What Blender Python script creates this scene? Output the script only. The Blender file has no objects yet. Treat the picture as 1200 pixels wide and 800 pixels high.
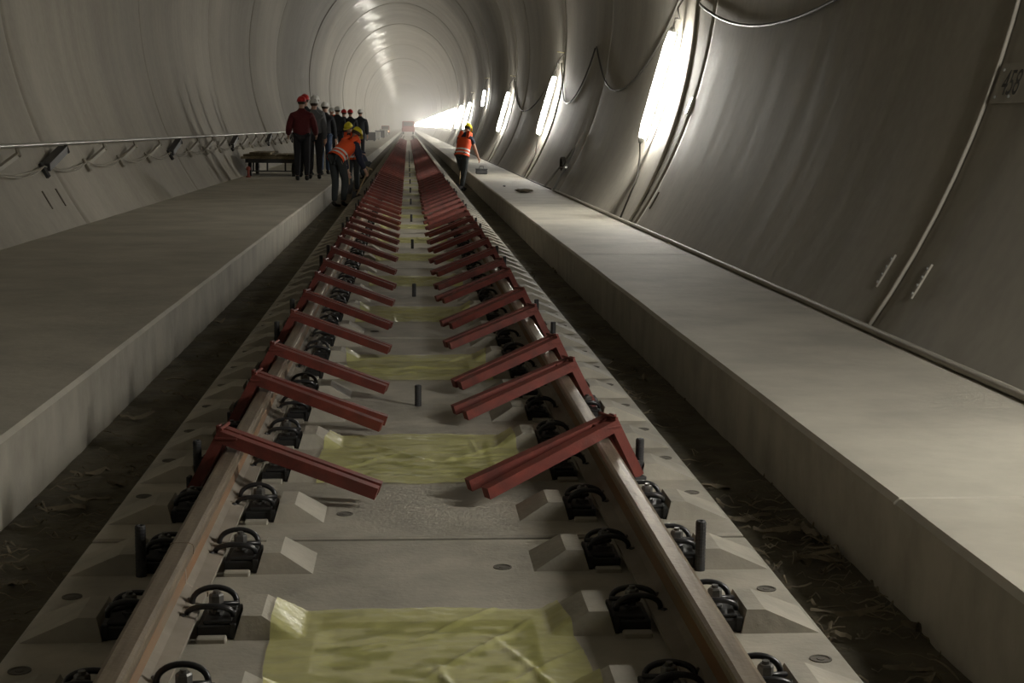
import bpy, bmesh, math, random
from mathutils import Vector, Matrix, noise
random.seed(7)
SC = bpy.context.scene
PI = math.pi

# ------------------------------------------------------------------ camera, light settings
CAM = Vector((-0.055, 0.0, 1.5))
def make_camera():
    f = 1750.0
    Y = Vector(((478 - 600) / f, -(147.5 - 400) / f, -1.0)).normalized()
    up = Vector((0, 1, 0))
    Z = (up - Y * up.dot(Y)).normalized()
    X = Y.cross(Z)
    M = Matrix((X, Y, Z))
    cd = bpy.data.cameras.new('camera'); co = bpy.data.objects.new('camera', cd)
    SC.collection.objects.link(co)
    cd.sensor_width = 36; cd.lens = f / 1200 * 36; cd.clip_end = 3000; cd.clip_start = 0.05
    m = M.to_4x4(); m.translation = CAM
    co.matrix_world = m
    SC.camera = co
make_camera()
LAMP = 120.0            # emission of the luminaires' diffusers
SC.view_settings.view_transform = 'Standard'
SC.view_settings.look = 'None'
SC.view_settings.gamma = 1.0
SC.view_settings.use_curve_mapping = False
SC.view_settings.exposure = 0.72
w = bpy.data.worlds.new('world'); SC.world = w; w.use_nodes = True
w.node_tree.nodes['Background'].inputs[0].default_value = (0.05, 0.05, 0.045, 1)
w.node_tree.nodes['Background'].inputs[1].default_value = 0.3
cy = SC.cycles
cy.use_denoising = True
cy.max_bounces = 10; cy.diffuse_bounces = 6; cy.glossy_bounces = 3; cy.transparent_max_bounces = 12
cy.volume_bounces = 1
cy.caustics_reflective = False; cy.caustics_refractive = False
cy.sample_clamp_indirect = 4.0
HAZE = 0.0042

# ------------------------------------------------------------------ layout (metres, y runs down the track)
XC, ZC, A, B = -0.634, 3.87, 4.66, 5.75          # lining profile
RX = 0.755                                        # rail centre
RT = 0.215                                        # rail top
BT = 0.20; FL = -0.18                             # walkway top, trough floor
BL, BR = -1.735, 1.68
JOINTS = [9.55 + 10.3 * k for k in range(-3, 90)]
SLABJ = 5.35; PITCH = 5.25; SP = PITCH / 8

def wall_x(z, side):
    t = max(0.0, 1 - ((z - ZC) / B) ** 2)
    return XC + side * A * math.sqrt(t)

# ------------------------------------------------------------------ helpers
def tag(o, label=None, cat=None, group=None, kind=None):
    if label: o['label'] = label
    if cat: o['category'] = cat
    if group: o['group'] = group
    if kind: o['kind'] = kind
    return o
def empty(name, loc=(0, 0, 0), rz=0, label=None, cat=None, group=None):
    o = bpy.data.objects.new(name, None); SC.collection.objects.link(o)
    o.location = loc; o.rotation_euler = (0, 0, rz); o.empty_display_size = 0.1
    return tag(o, label, cat, group)
def link(name, me, mat=None, parent=None, smooth=False):
    if mat is not None and not me.materials: me.materials.append(mat)
    if smooth:
        for p in me.polygons: p.use_smooth = True
    o = bpy.data.objects.new(name, me); SC.collection.objects.link(o)
    if parent: o.parent = parent
    return o
def from_bm(name, bm, mat=None, parent=None, smooth=False):
    bmesh.ops.recalc_face_normals(bm, faces=bm.faces[:])
    me = bpy.data.meshes.new(name); bm.to_mesh(me); bm.free()
    return link(name, me, mat, parent, smooth)
def box(bm, x0, x1, y0, y1, z0, z1, bev=0.0):
    vs = [bm.verts.new((x, y, z)) for x in (x0, x1) for y in (y0, y1) for z in (z0, z1)]
    q = [(0, 1, 3, 2), (4, 6, 7, 5), (0, 4, 5, 1), (2, 3, 7, 6), (0, 2, 6, 4), (1, 5, 7, 3)]
    fs = [bm.faces.new([vs[i] for i in f]) for f in q]
    if bev > 0:
        es = list({e for f in fs for e in f.edges})
        bmesh.ops.bevel(bm, geom=es, offset=bev, segments=1, affect='EDGES')
def hexa(bm, lo, hi):      # lo, hi: four points each, same winding
    a = [bm.verts.new(p) for p in lo]; b = [bm.verts.new(p) for p in hi]
    bm.faces.new(a[::-1]); bm.faces.new(b)
    for i in range(4):
        j = (i + 1) % 4
        bm.faces.new((a[i], a[j], b[j], b[i]))
def bar(bm, p, q, wd, ht, up=(0, 0, 1)):
    p, q = Vector(p), Vector(q); d = (q - p).normalized()
    s = d.cross(Vector(up)).normalized(); u = s.cross(d)
    def ring(c): return [c + s * wd / 2 + u * ht / 2, c - s * wd / 2 + u * ht / 2, c - s * wd / 2 - u * ht / 2, c + s * wd / 2 - u * ht / 2]
    hexa(bm, ring(p), ring(q))
def tube(bm, pts, r, seg=8, cap=True):
    pts = [Vector(p) for p in pts]; rings = []
    n = len(pts); last = None
    rr = r if isinstance(r, (list, tuple)) else [r] * n
    for i, p in enumerate(pts):
        d = (pts[min(i + 1, n - 1)] - pts[max(i - 1, 0)]).normalized()
        if last is None:
            a = Vector((0, 0, 1)) if abs(d.z) < 0.9 else Vector((1, 0, 0))
            s = d.cross(a).normalized()
        else:
            s = (last - d * last.dot(d))
            s = s.normalized() if s.length > 1e-6 else d.orthogonal().normalized()
        last = s; u = d.cross(s)
        rings.append([bm.verts.new(p + (s * math.cos(t) + u * math.sin(t)) * rr[i]) for t in [2 * PI * k / seg for k in range(seg)]])
    for a, b in zip(rings, rings[1:]):
        for k in range(seg):
            j = (k + 1) % seg
            bm.faces.new((a[k], a[j], b[j], b[k]))
    if cap:
        bm.faces.new(rings[0][::-1]); bm.faces.new(rings[-1])
def lathe(bm, prof, seg=16, c=(0, 0, 0), sy=1.0):
    c = Vector(c); rings = []
    for r, z in prof:
        rings.append([bm.verts.new(c + Vector((max(r, 1e-4) * math.cos(t), max(r, 1e-4) * math.sin(t) * sy, z))) for t in [2 * PI * k / seg for k in range(seg)]])
    for a, b in zip(rings, rings[1:]):
        for k in range(seg):
            j = (k + 1) % seg
            bm.faces.new((a[k], a[j], b[j], b[k]))
    bm.faces.new(rings[0][::-1]); bm.faces.new(rings[-1])
def copy_tree(o, parent=None):
    c = o.copy(); SC.collection.objects.link(c); c.parent = parent
    for ch in o.children: copy_tree(ch, c)
    return c
ORD = ['nearest', 'second nearest', 'third nearest', 'fourth nearest', 'fifth nearest', 'sixth nearest', 'seventh nearest', 'eighth nearest',
       'ninth nearest', 'tenth nearest', 'eleventh nearest', 'twelfth nearest', 'thirteenth nearest', 'fourteenth nearest', 'fifteenth nearest', 'sixteenth nearest']

# ------------------------------------------------------------------ materials
def mat(name, col, rough=0.8, metal=0.0, spec=0.5, var=0.0, vscale=4.0, bump=0.0, bscale=30.0, vcol=None, stretch=None, vdetail=5.0, alpha=None, lo=0.35, hi=0.65, coord='Object'):
    m = bpy.data.materials.new(name); m.use_nodes = True
    nt = m.node_tree; N = nt.nodes; L = nt.links
    b = N['Principled BSDF']
    b.inputs['Base Color'].default_value = (*col, 1); b.inputs['Roughness'].default_value = rough
    b.inputs['Metallic'].default_value = metal; b.inputs['Specular IOR Level'].default_value = spec
    tc = N.new('ShaderNodeTexCoord'); out = tc.outputs[coord]
    if stretch:
        mp = N.new('ShaderNodeMapping'); mp.inputs['Scale'].default_value = stretch
        L.new(out, mp.inputs[0]); vout = mp.outputs[0]
    else: vout = out
    if var > 0 or vcol:
        n = N.new('ShaderNodeTexNoise'); n.inputs['Scale'].default_value = vscale; n.inputs['Detail'].default_value = vdetail; n.inputs['Roughness'].default_value = 0.6
        L.new(vout, n.inputs['Vector'])
        cr = N.new('ShaderNodeValToRGB')
        c0 = vcol if vcol else tuple(x * (1 - var) for x in col)
        c1 = col if vcol else tuple(min(1, x * (1 + var)) for x in col)
        cr.color_ramp.elements[0].position = lo; cr.color_ramp.elements[1].position = hi
        cr.color_ramp.elements[0].color = (*c0, 1); cr.color_ramp.elements[1].color = (*c1, 1)
        L.new(n.outputs['Fac'], cr.inputs[0]); L.new(cr.outputs[0], b.inputs['Base Color'])
    if bump > 0:
        n2 = N.new('ShaderNodeTexNoise'); n2.inputs['Scale'].default_value = bscale; n2.inputs['Detail'].default_value = 4
        L.new(out, n2.inputs['Vector'])
        bp = N.new('ShaderNodeBump'); bp.inputs['Strength'].default_value = 1.0; bp.inputs['Distance'].default_value = bump
        L.new(n2.outputs['Fac'], bp.inputs['Height']); L.new(bp.outputs[0], b.inputs['Normal'])
    if alpha is not None: b.inputs['Alpha'].default_value = alpha
    return m

def mat_lining(name='lining_concrete', r0=0.62, r1=0.8, bk=0.3, coat=0.0):
    m = mat(name, (0.47, 0.435, 0.375), rough=0.55, spec=0.3)
    nt = m.node_tree; N = nt.nodes; L = nt.links; b = N['Principled BSDF']
    b.inputs['Coat Weight'].default_value = coat; b.inputs['Coat Roughness'].default_value = 0.12
    tc = N.new('ShaderNodeTexCoord')
    # broad tone patches, vertical drip streaks, shutter-board bands running round the profile
    def nz(scale, st, det=4):
        mp = N.new('ShaderNodeMapping'); mp.inputs['Scale'].default_value = st; L.new(tc.outputs['Object'], mp.inputs[0])
        n = N.new('ShaderNodeTexNoise'); n.inputs['Scale'].default_value = scale; n.inputs['Detail'].default_value = det
        L.new(mp.outputs[0], n.inputs['Vector']); return n.outputs['Fac']
    patch = nz(0.35, (1, 0.5, 1)); streak = nz(1.0, (0.22, 2.6, 0.22), 5); band = nz(1.0, (0.06, 0.75, 0.06), 3); fine = nz(9, (1, 1, 1), 5)
    def mul(a, k): 
        x = N.new('ShaderNodeMath'); x.operation = 'MULTIPLY'; L.new(a, x.inputs[0]); x.inputs[1].default_value = k; return x.outputs[0]
    def add(a, c):
        x = N.new('ShaderNodeMath'); x.operation = 'ADD'; L.new(a, x.inputs[0]); L.new(c, x.inputs[1]); return x.outputs[0]
    s = add(add(mul(patch, 0.30), mul(streak, 0.30)), add(mul(band, 0.25), mul(fine, 0.15)))
    cr = N.new('ShaderNodeValToRGB'); e = cr.color_ramp.elements
    e[0].position = 0.36; e[0].color = (0.27, 0.25, 0.21, 1); e[1].position = 0.62; e[1].color = (0.43, 0.405, 0.35, 1)
    L.new(s, cr.inputs[0]); L.new(cr.outputs[0], b.inputs['Base Color'])
    mr = N.new('ShaderNodeMapRange'); mr.inputs[1].default_value = 0.3; mr.inputs[2].default_value = 0.7
    mr.inputs[3].default_value = r0; mr.inputs[4].default_value = r1
    L.new(streak, mr.inputs[0]); L.new(mr.outputs[0], b.inputs['Roughness'])
    h = add(mul(band, bk), mul(nz(1.0, (0.05, 3.0, 0.05), 1), 0.05)); h = add(h, mul(fine, 0.015))
    bp = N.new('ShaderNodeBump'); bp.inputs['Strength'].default_value = 1; bp.inputs['Distance'].default_value = 0.035
    L.new(h, bp.inputs['Height']); L.new(bp.outputs[0], b.inputs['Normal'])
    return m
M = {}
M['lining'] = mat_lining()
M['vault'] = mat_lining('vault_concrete', 0.62, 0.8, 0.3, 0.038)
M['walk'] = mat('walkway_concrete', (0.45, 0.425, 0.36), 0.75, var=0.16, vscale=1.3, bump=0.004, bscale=14, vdetail=8)
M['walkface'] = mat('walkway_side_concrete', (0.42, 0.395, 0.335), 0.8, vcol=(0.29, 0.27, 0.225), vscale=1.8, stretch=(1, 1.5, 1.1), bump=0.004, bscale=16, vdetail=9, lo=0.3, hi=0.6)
M['slab'] = mat('slab_concrete', (0.41, 0.385, 0.325), 0.72, var=0.24, vscale=2.2, bump=0.0022, bscale=45, vdetail=8)
M['mortar'] = mat('grey_mortar', (0.58, 0.55, 0.50), 0.85, vcol=(0.03, 0.028, 0.024), vscale=9, bump=0.004, bscale=16, stretch=(0.8, 1.5, 1), lo=0.45, hi=0.52, vdetail=9)
M['soil'] = mat('trough_soil', (0.15, 0.132, 0.092), 0.95, vcol=(0.07, 0.062, 0.043), vscale=3.0, bump=0.03, bscale=7, vdetail=8)
M['straw'] = mat('dry_debris', (0.25, 0.21, 0.145), 0.9, vcol=(0.12, 0.10, 0.07), vscale=6)
M['rail'] = mat('rail_steel', (0.30, 0.245, 0.185), 0.42, metal=0.55, var=0.22, vscale=7, bump=0.0015, bscale=50, stretch=(6, 0.5, 6))
M['rust'] = mat('rail_rust', (0.27, 0.145, 0.075), 0.85, vcol=(0.22, 0.17, 0.12), vscale=5, stretch=(4, 0.4, 4))
M['dust'] = mat('rail_foot_dust', (0.27, 0.24, 0.20), 0.85, var=0.15, vscale=5)
M['black'] = mat('black_plastic', (0.018, 0.018, 0.018), 0.5, bump=0.001)
M['spring'] = mat('spring_steel', (0.055, 0.055, 0.058), 0.32, metal=0.6)
M['bolt'] = mat('bolt_steel', (0.16, 0.16, 0.155), 0.4, metal=0.7)
M['red'] = mat('red_primer', (0.20, 0.040, 0.028), 0.5, vcol=(0.125, 0.032, 0.025), vscale=11, bump=0.001, bscale=90)
M['film'] = mat('yellow_film', (0.95, 0.93, 0.34), 0.30, vcol=(0.76, 0.75, 0.28), vscale=6, alpha=0.46, spec=0.5, stretch=(1, 2.5, 1), bump=0.006, bscale=13)
M['cable'] = mat('grey_hose', (0.36, 0.33, 0.28), 0.6)
M['pipe'] = mat('pale_pipe', (0.55, 0.52, 0.44), 0.5)
M['dark_cable'] = mat('dark_cable', (0.08, 0.075, 0.065), 0.5)
M['galv'] = mat('galvanised_steel', (0.42, 0.42, 0.40), 0.33, metal=0.7)
M['seal'] = mat('joint_seal', (0.36, 0.335, 0.285), 0.6)
M['housing'] = mat('lamp_housing', (0.35, 0.35, 0.33), 0.5)
M['cord'] = mat('yellow_cord', (0.45, 0.37, 0.14), 0.5)
M['plate'] = mat('number_plate', (0.35, 0.325, 0.27), 0.5, var=0.08, vscale=9)
M['plug'] = mat('dark_plug', (0.14, 0.13, 0.11), 0.8)
M['anchor'] = mat('dull_brown_steel', (0.12, 0.105, 0.08), 0.7)
M['ink'] = mat('dark_ink', (0.045, 0.045, 0.04), 0.7)
M['wood'] = mat('weathered_boards', (0.20, 0.165, 0.10), 0.9, var=0.35, vscale=9, stretch=(1, 0.3, 1))
M['darksteel'] = mat('dark_steel', (0.05, 0.05, 0.052), 0.55, metal=0.3)
M['reflect'] = mat('white_reflector', (0.8, 0.8, 0.75), 0.3)
M['skin'] = mat('skin', (0.50, 0.30, 0.22), 0.6)
M['hair'] = mat('hair', (0.05, 0.035, 0.025), 0.9)
M['redjacket'] = mat('red_jacket', (0.10, 0.010, 0.013), 0.85, bump=0.01, bscale=9)
M['greyjacket'] = mat('grey_jacket', (0.12, 0.125, 0.13), 0.85, bump=0.01, bscale=9)
M['darkjacket'] = mat('dark_jacket', (0.016, 0.018, 0.022), 0.85, bump=0.01, bscale=9)
M['navy'] = mat('navy_cloth', (0.018, 0.022, 0.045), 0.85, bump=0.01, bscale=9)
M['trouser'] = mat('dark_trousers', (0.018, 0.018, 0.022), 0.9, bump=0.01, bscale=9)
M['jeans'] = mat('blue_jeans', (0.055, 0.085, 0.15), 0.9, bump=0.01, bscale=9)
M['greytrouser'] = mat('grey_trousers', (0.032, 0.038, 0.04), 0.9, bump=0.01, bscale=9)
M['vest'] = mat('orange_vest', (0.85, 0.10, 0.02), 0.7, bump=0.01, bscale=9)
M['stripe'] = mat('reflective_stripe', (0.75, 0.76, 0.74), 0.35)
M['hred'] = mat('red_helmet', (0.50, 0.012, 0.015), 0.35)
M['hwhite'] = mat('white_helmet', (0.75, 0.75, 0.72), 0.35)
M['hyellow'] = mat('yellow_helmet', (0.72, 0.62, 0.02), 0.35)
M['boot'] = mat('black_boots', (0.012, 0.012, 0.012), 0.6)
M['tool'] = mat('tool_handle', (0.30, 0.22, 0.12), 0.7)
M['machine'] = mat('red_brown_paint', (0.28, 0.06, 0.04), 0.6)
def emis(name, col, s):
    m = bpy.data.materials.new(name); m.use_nodes = True; b = m.node_tree.nodes['Principled BSDF']
    b.inputs['Base Color'].default_value = (0.8, 0.8, 0.8, 1); b.inputs['Emission Color'].default_value = (*col, 1); b.inputs['Emission Strength'].default_value = s
    return m
M['lamp'] = emis('lamp_diffuser', (1.0, 0.962, 0.875), LAMP)
M['headlamp'] = emis('vehicle_lamp', (1.0, 0.55, 0.25), 8)

# ------------------------------------------------------------------ lining, walkways, floor
def ystations():
    ys = []; d0, d1 = 0.012, 0.028
    rnd = random.Random(3); offs = {}
    prev = None
    for k, j in enumerate(JOINTS):
        o = rnd.uniform(-0.018, 0.018)
        ys.append((j - d1, 'o', k)); ys.append((j - d0, 'g', k)); ys.append((j + d0, 'g', k + 1)); ys.append((j + d1, 'o', k + 1))
    return ys
def lining(name, t0, t1, nt, m='lining'):
    rnd = random.Random(3)
    off = [rnd.uniform(-0.02, 0.03) * (0.25 if q < 8 else 1.5) for q in range(len(JOINTS) + 2)]
    st = [(-24.0, off[0], 0)]
    for k, j in enumerate(JOINTS):
        if k: # a gentle belly halfway along each block
            st.append(((JOINTS[k - 1] + j) / 2, off[k] - 0.006, 0))
        st += [(j - 0.16, off[k], 0), (j - 0.035, off[k] + 0.004, 0), (j - (0.008 if k < 4 else 0.018), off[k] + 0.004, 0.02 if k < 4 else 0.025), (j + (0.008 if k < 4 else 0.018), off[k + 1] + 0.004, 0.02 if k < 4 else 0.025), (j + 0.035, off[k + 1] + 0.004, 0), (j + 0.16, off[k + 1], 0)]
    bm = bmesh.new(); rows = []
    for y, o, g in st:
        row = []
        for i in range(nt + 1):
            t = t0 + (t1 - t0) * i / nt
            row.append(bm.verts.new((XC + (A + o + g) * math.cos(t), y, ZC + (B + o + g) * math.sin(t))))
        rows.append(row)
    for a, b in zip(rows, rows[1:]):
        for i in range(nt): bm.faces.new((a[i], b[i], b[i + 1], a[i + 1]))
    for f in bm.faces: f.smooth = True
    me = bpy.data.meshes.new(name); bm.to_mesh(me); bm.free()
    o = link(name, me, M[m])
    # outer shell thickness
    so = o.modifiers.new('thick', 'SOLIDIFY'); so.thickness = 0.35; so.offset = 1; so.use_rim = False
    return o
zb = math.asin((0.12 - ZC) / B)
tag(lining('wall_right', zb, 0.62, 44), 'curved pale concrete tunnel lining on the lamp side', 'wall', kind='structure')
tag(lining('ceiling', 0.62, PI - 0.62, 64, 'vault'), 'arched concrete tunnel vault overhead', 'ceiling', kind='structure')
tag(lining('wall_left', PI - 0.62, PI - zb, 44), 'curved pale concrete tunnel lining on the handrail side', 'wall', kind='structure')
YEND = JOINTS[-1]
def end_cap():
    bm = bmesh.new(); c = [bm.verts.new((XC + (A + 0.3) * math.cos(t), YEND, ZC + (B + 0.3) * math.sin(t))) for t in [2 * PI * k / 48 for k in range(48)]]
    d = [bm.verts.new(v.co + Vector((0, 0.4, 0))) for v in c]
    bm.faces.new(c); bm.faces.new(d[::-1])
    for i in range(48): bm.faces.new((c[i], d[i], d[(i + 1) % 48], c[(i + 1) % 48]))
    tag(from_bm('wall_back', bm, M['lining']), 'far end of the tunnel', 'wall', kind='structure')
end_cap()
def extrude_profile(prof, ys, jig=None):
    bm = bmesh.new(); rows = []
    for y, s in ys:
        rows.append([bm.verts.new((x + (jig(y, x, z) if jig else 0) , y, z - (s if z > 0.1 else 0))) for x, z in prof])
    n = len(prof)
    for a, b in zip(rows, rows[1:]):
        for i in range(n):
            j = (i + 1) % n
            bm.faces.new((a[i], a[j], b[j], b[i]))
    bm.faces.new(rows[0][::-1]); bm.faces.new(rows[-1])
    return bm
def walkway(name, xf, side, label):
    s = side
    prof = [(xf, FL - 0.25), (xf, BT - 0.02), (xf + s * 0.02, BT)]
    xw = wall_x(BT, s)
    n = 6
    for i in range(1, n + 1): prof.append((xf + s * 0.02 + (xw + s * 0.05 - xf - s * 0.02) * i / n, BT))
    prof.append((wall_x(BT, s) + s * 0.05, FL - 0.25))
    ys = []
    y = -24.0; js = [5.1 + 10.3 * k for k in range(-2, 90)]
    rnd = random.Random(4 if s > 0 else 5)
    while y < YEND:
        ys.append((y, rnd.uniform(-0.002, 0.002))); y += 0.8 if y < 60 else 10
    for j in js:
        ys += [(j - 0.012, 0), (j - 0.005, 0.006), (j + 0.005, 0.006), (j + 0.012, 0)]
    ys.sort()
    jig = lambda y, x, z: (0.006 * noise.noise((y * 0.9, z * 2, s * 5.0)) if abs(x - xf) < 0.03 and y < 60 else 0)
    bm = extrude_profile(prof, ys, jig)
    bm.normal_update()
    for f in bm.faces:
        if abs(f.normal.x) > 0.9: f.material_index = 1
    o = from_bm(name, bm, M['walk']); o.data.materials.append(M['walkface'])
    return tag(o, label, 'walkway', kind='structure')
walkway('trim_1', BL, -1, 'wide raised concrete walkway along the handrail wall')
walkway('trim_2', BR, 1, 'narrow raised concrete walkway along the lamp wall')
def floor():
    bm = bmesh.new()
    ys = []; y = -24.0
    while y < YEND: ys.append(y); y += 0.09 if 2 < y < 16 else (0.3 if y < 60 else 15)
    xs = [BL - 0.1 + (BR - BL + 0.2) * i / 56 for i in range(57)]
    rows = []
    for y in ys:
        rows.append([bm.verts.new((x, y, FL + ((0.035 * noise.noise((x * 2.3, y * 2.3, 1)) + 0.02 * noise.noise((x * 9, y * 9, 3))) * min(1, 0.15 + min(abs(x - BL), abs(x - BR)) * 5) if y < 60 else 0))) for x in xs])
    for a, b in zip(rows, rows[1:]):
        for i in range(len(xs) - 1): bm.faces.new((a[i], a[i + 1], b[i + 1], b[i]))
    tag(from_bm('floor', bm, M['soil'], smooth=True), 'dark dirt strewn trough floor below the track slabs', 'floor', kind='structure')
floor()

# ------------------------------------------------------------------ track slabs
SH = 0.068       # shoulder height
def shoulders():  # (u0 rail side foot, u1 top start, u2 top end, u3 slope end)
    out = []
    for k in range(8):
        yc = SP / 2 + SP * k
        for s in (-1, 1):
            out.append((s, yc, 0.565, 0.545, 0.485, 0.375))   # inner, descending towards the centre
            out.append((s, yc, 0.945, 0.965, 1.02, 1.185))     # outer
    return out
SHOULD = shoulders()
def slab_z(x, y):       # y relative to the slab start; top height incl. shoulders
    z = 0
    for s, yc, a, b, c, d in SHOULD:
        if x * s <= 0: continue
        X = abs(x); dy = abs(y - yc)
        if dy > 0.125: continue
        if min(a, d) <= X <= max(a, d):
            if (X - c) * (c - a) > 0: t = (d - X) / (d - c)
            else: t = 1
            e = min(1, (0.125 - dy) / 0.04)
            z = max(z, SH * min(t, e))
    return z
def make_slab():
    bm = bmesh.new(); Ls = PITCH - 0.045; W = 1.2
    zb_ = -0.165; zt = 0.0; c = 0.008
    # top with two pour openings, built as a grid of quads
    ox = 0.33; oy = [(0.5 * PITCH - 1.29 - 0.38, 0.5 * PITCH - 1.29 + 0.38), (0.5 * PITCH + 1.29 - 0.38, 0.5 * PITCH + 1.29 + 0.38)]
    xs = [-W, -W + c, -ox, ox, W - c, W]
    ys = [0, c, oy[0][0], oy[0][1], oy[1][0], oy[1][1], Ls - c, Ls]
    g = {}
    for i, x in enumerate(xs):
        for j, y in enumerate(ys):
            edge = i in (0, 5) or j in (0, 7)
            g[i, j] = bm.verts.new((x, y, zt - (c if edge else 0)))
    for i in range(5):
        for j in range(7):
            if i == 2 and j in (2, 4): continue
            bm.faces.new((g[i, j], g[i + 1, j], g[i + 1, j + 1], g[i, j + 1]))
    lo = {}
    per = [(i, 0) for i in range(6)] + [(5, j) for j in range(1, 8)] + [(i, 7) for i in range(4, -1, -1)] + [(0, j) for j in range(6, 0, -1)]
    for p in per: lo[p] = bm.verts.new((g[p].co.x, g[p].co.y, zb_))
    for a, b in zip(per, per[1:] + per[:1]): bm.faces.new((g[a], g[b], lo[b], lo[a]))
    bm.faces.new([lo[p] for p in per][::-1])
    for j in (2, 4):     # opening walls and rough bottom
        q = [g[2, j], g[3, j], g[3, j + 1], g[2, j + 1]]
        r = [bm.verts.new((v.co.x, v.co.y, -0.020)) for v in q]
        for a in range(4): bm.faces.new((q[a], q[(a + 1) % 4], r[(a + 1) % 4], r[a]))
        bm.faces.new(r).material_index = 1
    hy = 0.125
    for s, yc, a, b, cc, d in SHOULD:
        t = 0.022
        lo4 = [(s * a, yc - hy, 0), (s * d, yc - hy, 0), (s * d, yc + hy, 0), (s * a, yc + hy, 0)]
        A0 = [bm.verts.new(p) for p in lo4]
        ztop = SH
        v = [bm.verts.new(p) for p in ((s * b, yc - hy + t, ztop), (s * cc, yc - hy + t, ztop), (s * cc, yc + hy - t, ztop), (s * b, yc + hy - t, ztop))]
        bm.faces.new((A0[0], A0[1], v[1], v[0])); bm.faces.new((A0[1], A0[2], v[2], v[1])); bm.faces.new((A0[2], A0[3], v[3], v[2])); bm.faces.new((A0[3], A0[0], v[0], v[3])); bm.faces.new(v)
        # low lip beside the guide plate
        if a < RX: box(bm, *sorted((s * 0.585, s * 0.672)), yc - 0.15, yc - 0.115, -0.01, 0.016, 0.004)
    me_o = from_bm('track_slab', bm)
    me_o.data.materials.append(M['slab']); me_o.data.materials.append(M['mortar'])
    return me_o
slab0 = make_slab()
def plug_bm():
    bm = bmesh.new(); lathe(bm, [(0.032, -0.002), (0.032, 0.003), (0.026, 0.003), (0.025, 0.0005), (0.012, 0.0005), (0.011, 0.0025), (0.001, 0.0025)], 16)
    return bm
plug0 = from_bm('plug', plug_bm(), M['plug'], slab0)
plug0['label'] = 'small round recessed plug'
PL = [(s * 1.125, SP * (k + 1) - 0.02) for s in (-1, 1) for k in range(7)] + [(-0.30, 0.33), (0.29, 0.95), (0.27, PITCH - 0.4), (-0.28, PITCH - 0.9)]
plug0.location = (PL[0][0], PL[0][1], 0)
plugs = [plug0]
for x, y in PL[1:]:
    c = plug0.copy(); SC.collection.objects.link(c); c.parent = slab0; c.location = (x, y, 0); plugs.append(c)
SLABS = []
NS = 44
for k in range(NS):
    y0 = SLABJ + PITCH * (k - 1) + 0.0175
    if k == 0: s = slab0
    else:
        s = slab0.copy(); SC.collection.objects.link(s)
        if k < 5:
            for p in plugs:
                c = p.copy(); SC.collection.objects.link(c); c.parent = s
    s.location = (0, y0, 0)
    if k < 12: lb = f'pale precast concrete track slab between the rails, {ORD[k]} slab to the camera'
    else: lb = 'distant precast concrete track slab beyond the twelfth slab'
    tag(s, lb, 'track slab', 'precast track slabs in a row')
# foundation under slabs
bm = bmesh.new(); box(bm, -1.0, 1.0, -24, YEND, -0.45, -0.168)
tag(from_bm('trim_3', bm, M['mortar']), 'narrow mortar bed under the track slabs', 'bed', kind='structure')
bm = bmesh.new(); box(bm, -1.2, 1.2, SLABJ + PITCH * (NS - 1) + 0.02, YEND, -0.168, 0)
tag(from_bm('trim_4', bm, M['slab']), 'bare concrete track bed in the far distance', 'bed', kind='structure')

# ------------------------------------------------------------------ rails
def rail(side, label):
    root = empty('rail', (side * RX, 0, 0), 0, label, 'rail', 'running rails')
    half = [(0.0, 0.043), (0.075, 0.043), (0.075, 0.055), (0.030, 0.070), (0.010, 0.085), (0.009, 0.165), (0.014, 0.172), (0.035, 0.178), (0.036, 0.200), (0.033, 0.209), (0.022, 0.2145), (0.0, 0.215)]
    prof = half + [(-x, z) for x, z in half[-2:0:-1]]
    n = len(prof); y0, y1 = 0.6, 240.0
    ys = [y0, 5, 15, 40, 100, y1]
    def seg(name, idx, m, close):
        pass
    bm = bmesh.new(); rows = [[bm.verts.new((x, y, z)) for x, z in prof] for y in ys]
    for a, b in zip(rows, rows[1:]):
        for i in range(n):
            j = (i + 1) % n; f = bm.faces.new((a[i], a[j], b[j], b[i]))
            zz = (prof[i][1] + prof[j][1]) / 2
            f.material_index = 0 if zz > 0.176 else (1 if zz > 0.078 else 2)
    bm.faces.new(rows[0][::-1]); bm.faces.new(rows[-1])
    # split head / web / foot into parts
    for nm, mi, m in (('rail_head', 0, M['rail']), ('rail_web', 1, M['rust']), ('rail_foot', 2, M['dust'])):
        b2 = bm.copy()
        bmesh.ops.delete(b2, geom=[f for f in b2.faces if f.material_index != mi], context='FACES')
        for f in b2.faces: f.material_index = 0
        bmesh.ops.recalc_face_normals(b2, faces=b2.faces[:])
        # keep normals outward: test one face
        me = bpy.data.meshes.new(nm); b2.to_mesh(me); b2.free(); link(nm, me, m, root)
    bm.free()
    # weld collar
    bm = bmesh.new(); wy = 4.55 if side < 0 else 14.3
    pr = [(x * 1.05, 0.12 + (z - 0.12) * 1.012) for x, z in prof]
    ra = [bm.verts.new((x, wy, z)) for x, z in pr]; rb = [bm.verts.new((x, wy + 0.02, z)) for x, z in pr]
    for i in range(n): j = (i + 1) % n; bm.faces.new((ra[i], ra[j], rb[j], rb[i]))
    bm.faces.new(ra[::-1]); bm.faces.new(rb)
    from_bm('weld_seam', bm, M['rail'], root)
    return root
rail(-1, 'rusty brown running rail on the handrail side of the track')
rail(1, 'rusty brown running rail on the lamp side of the track')

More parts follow.
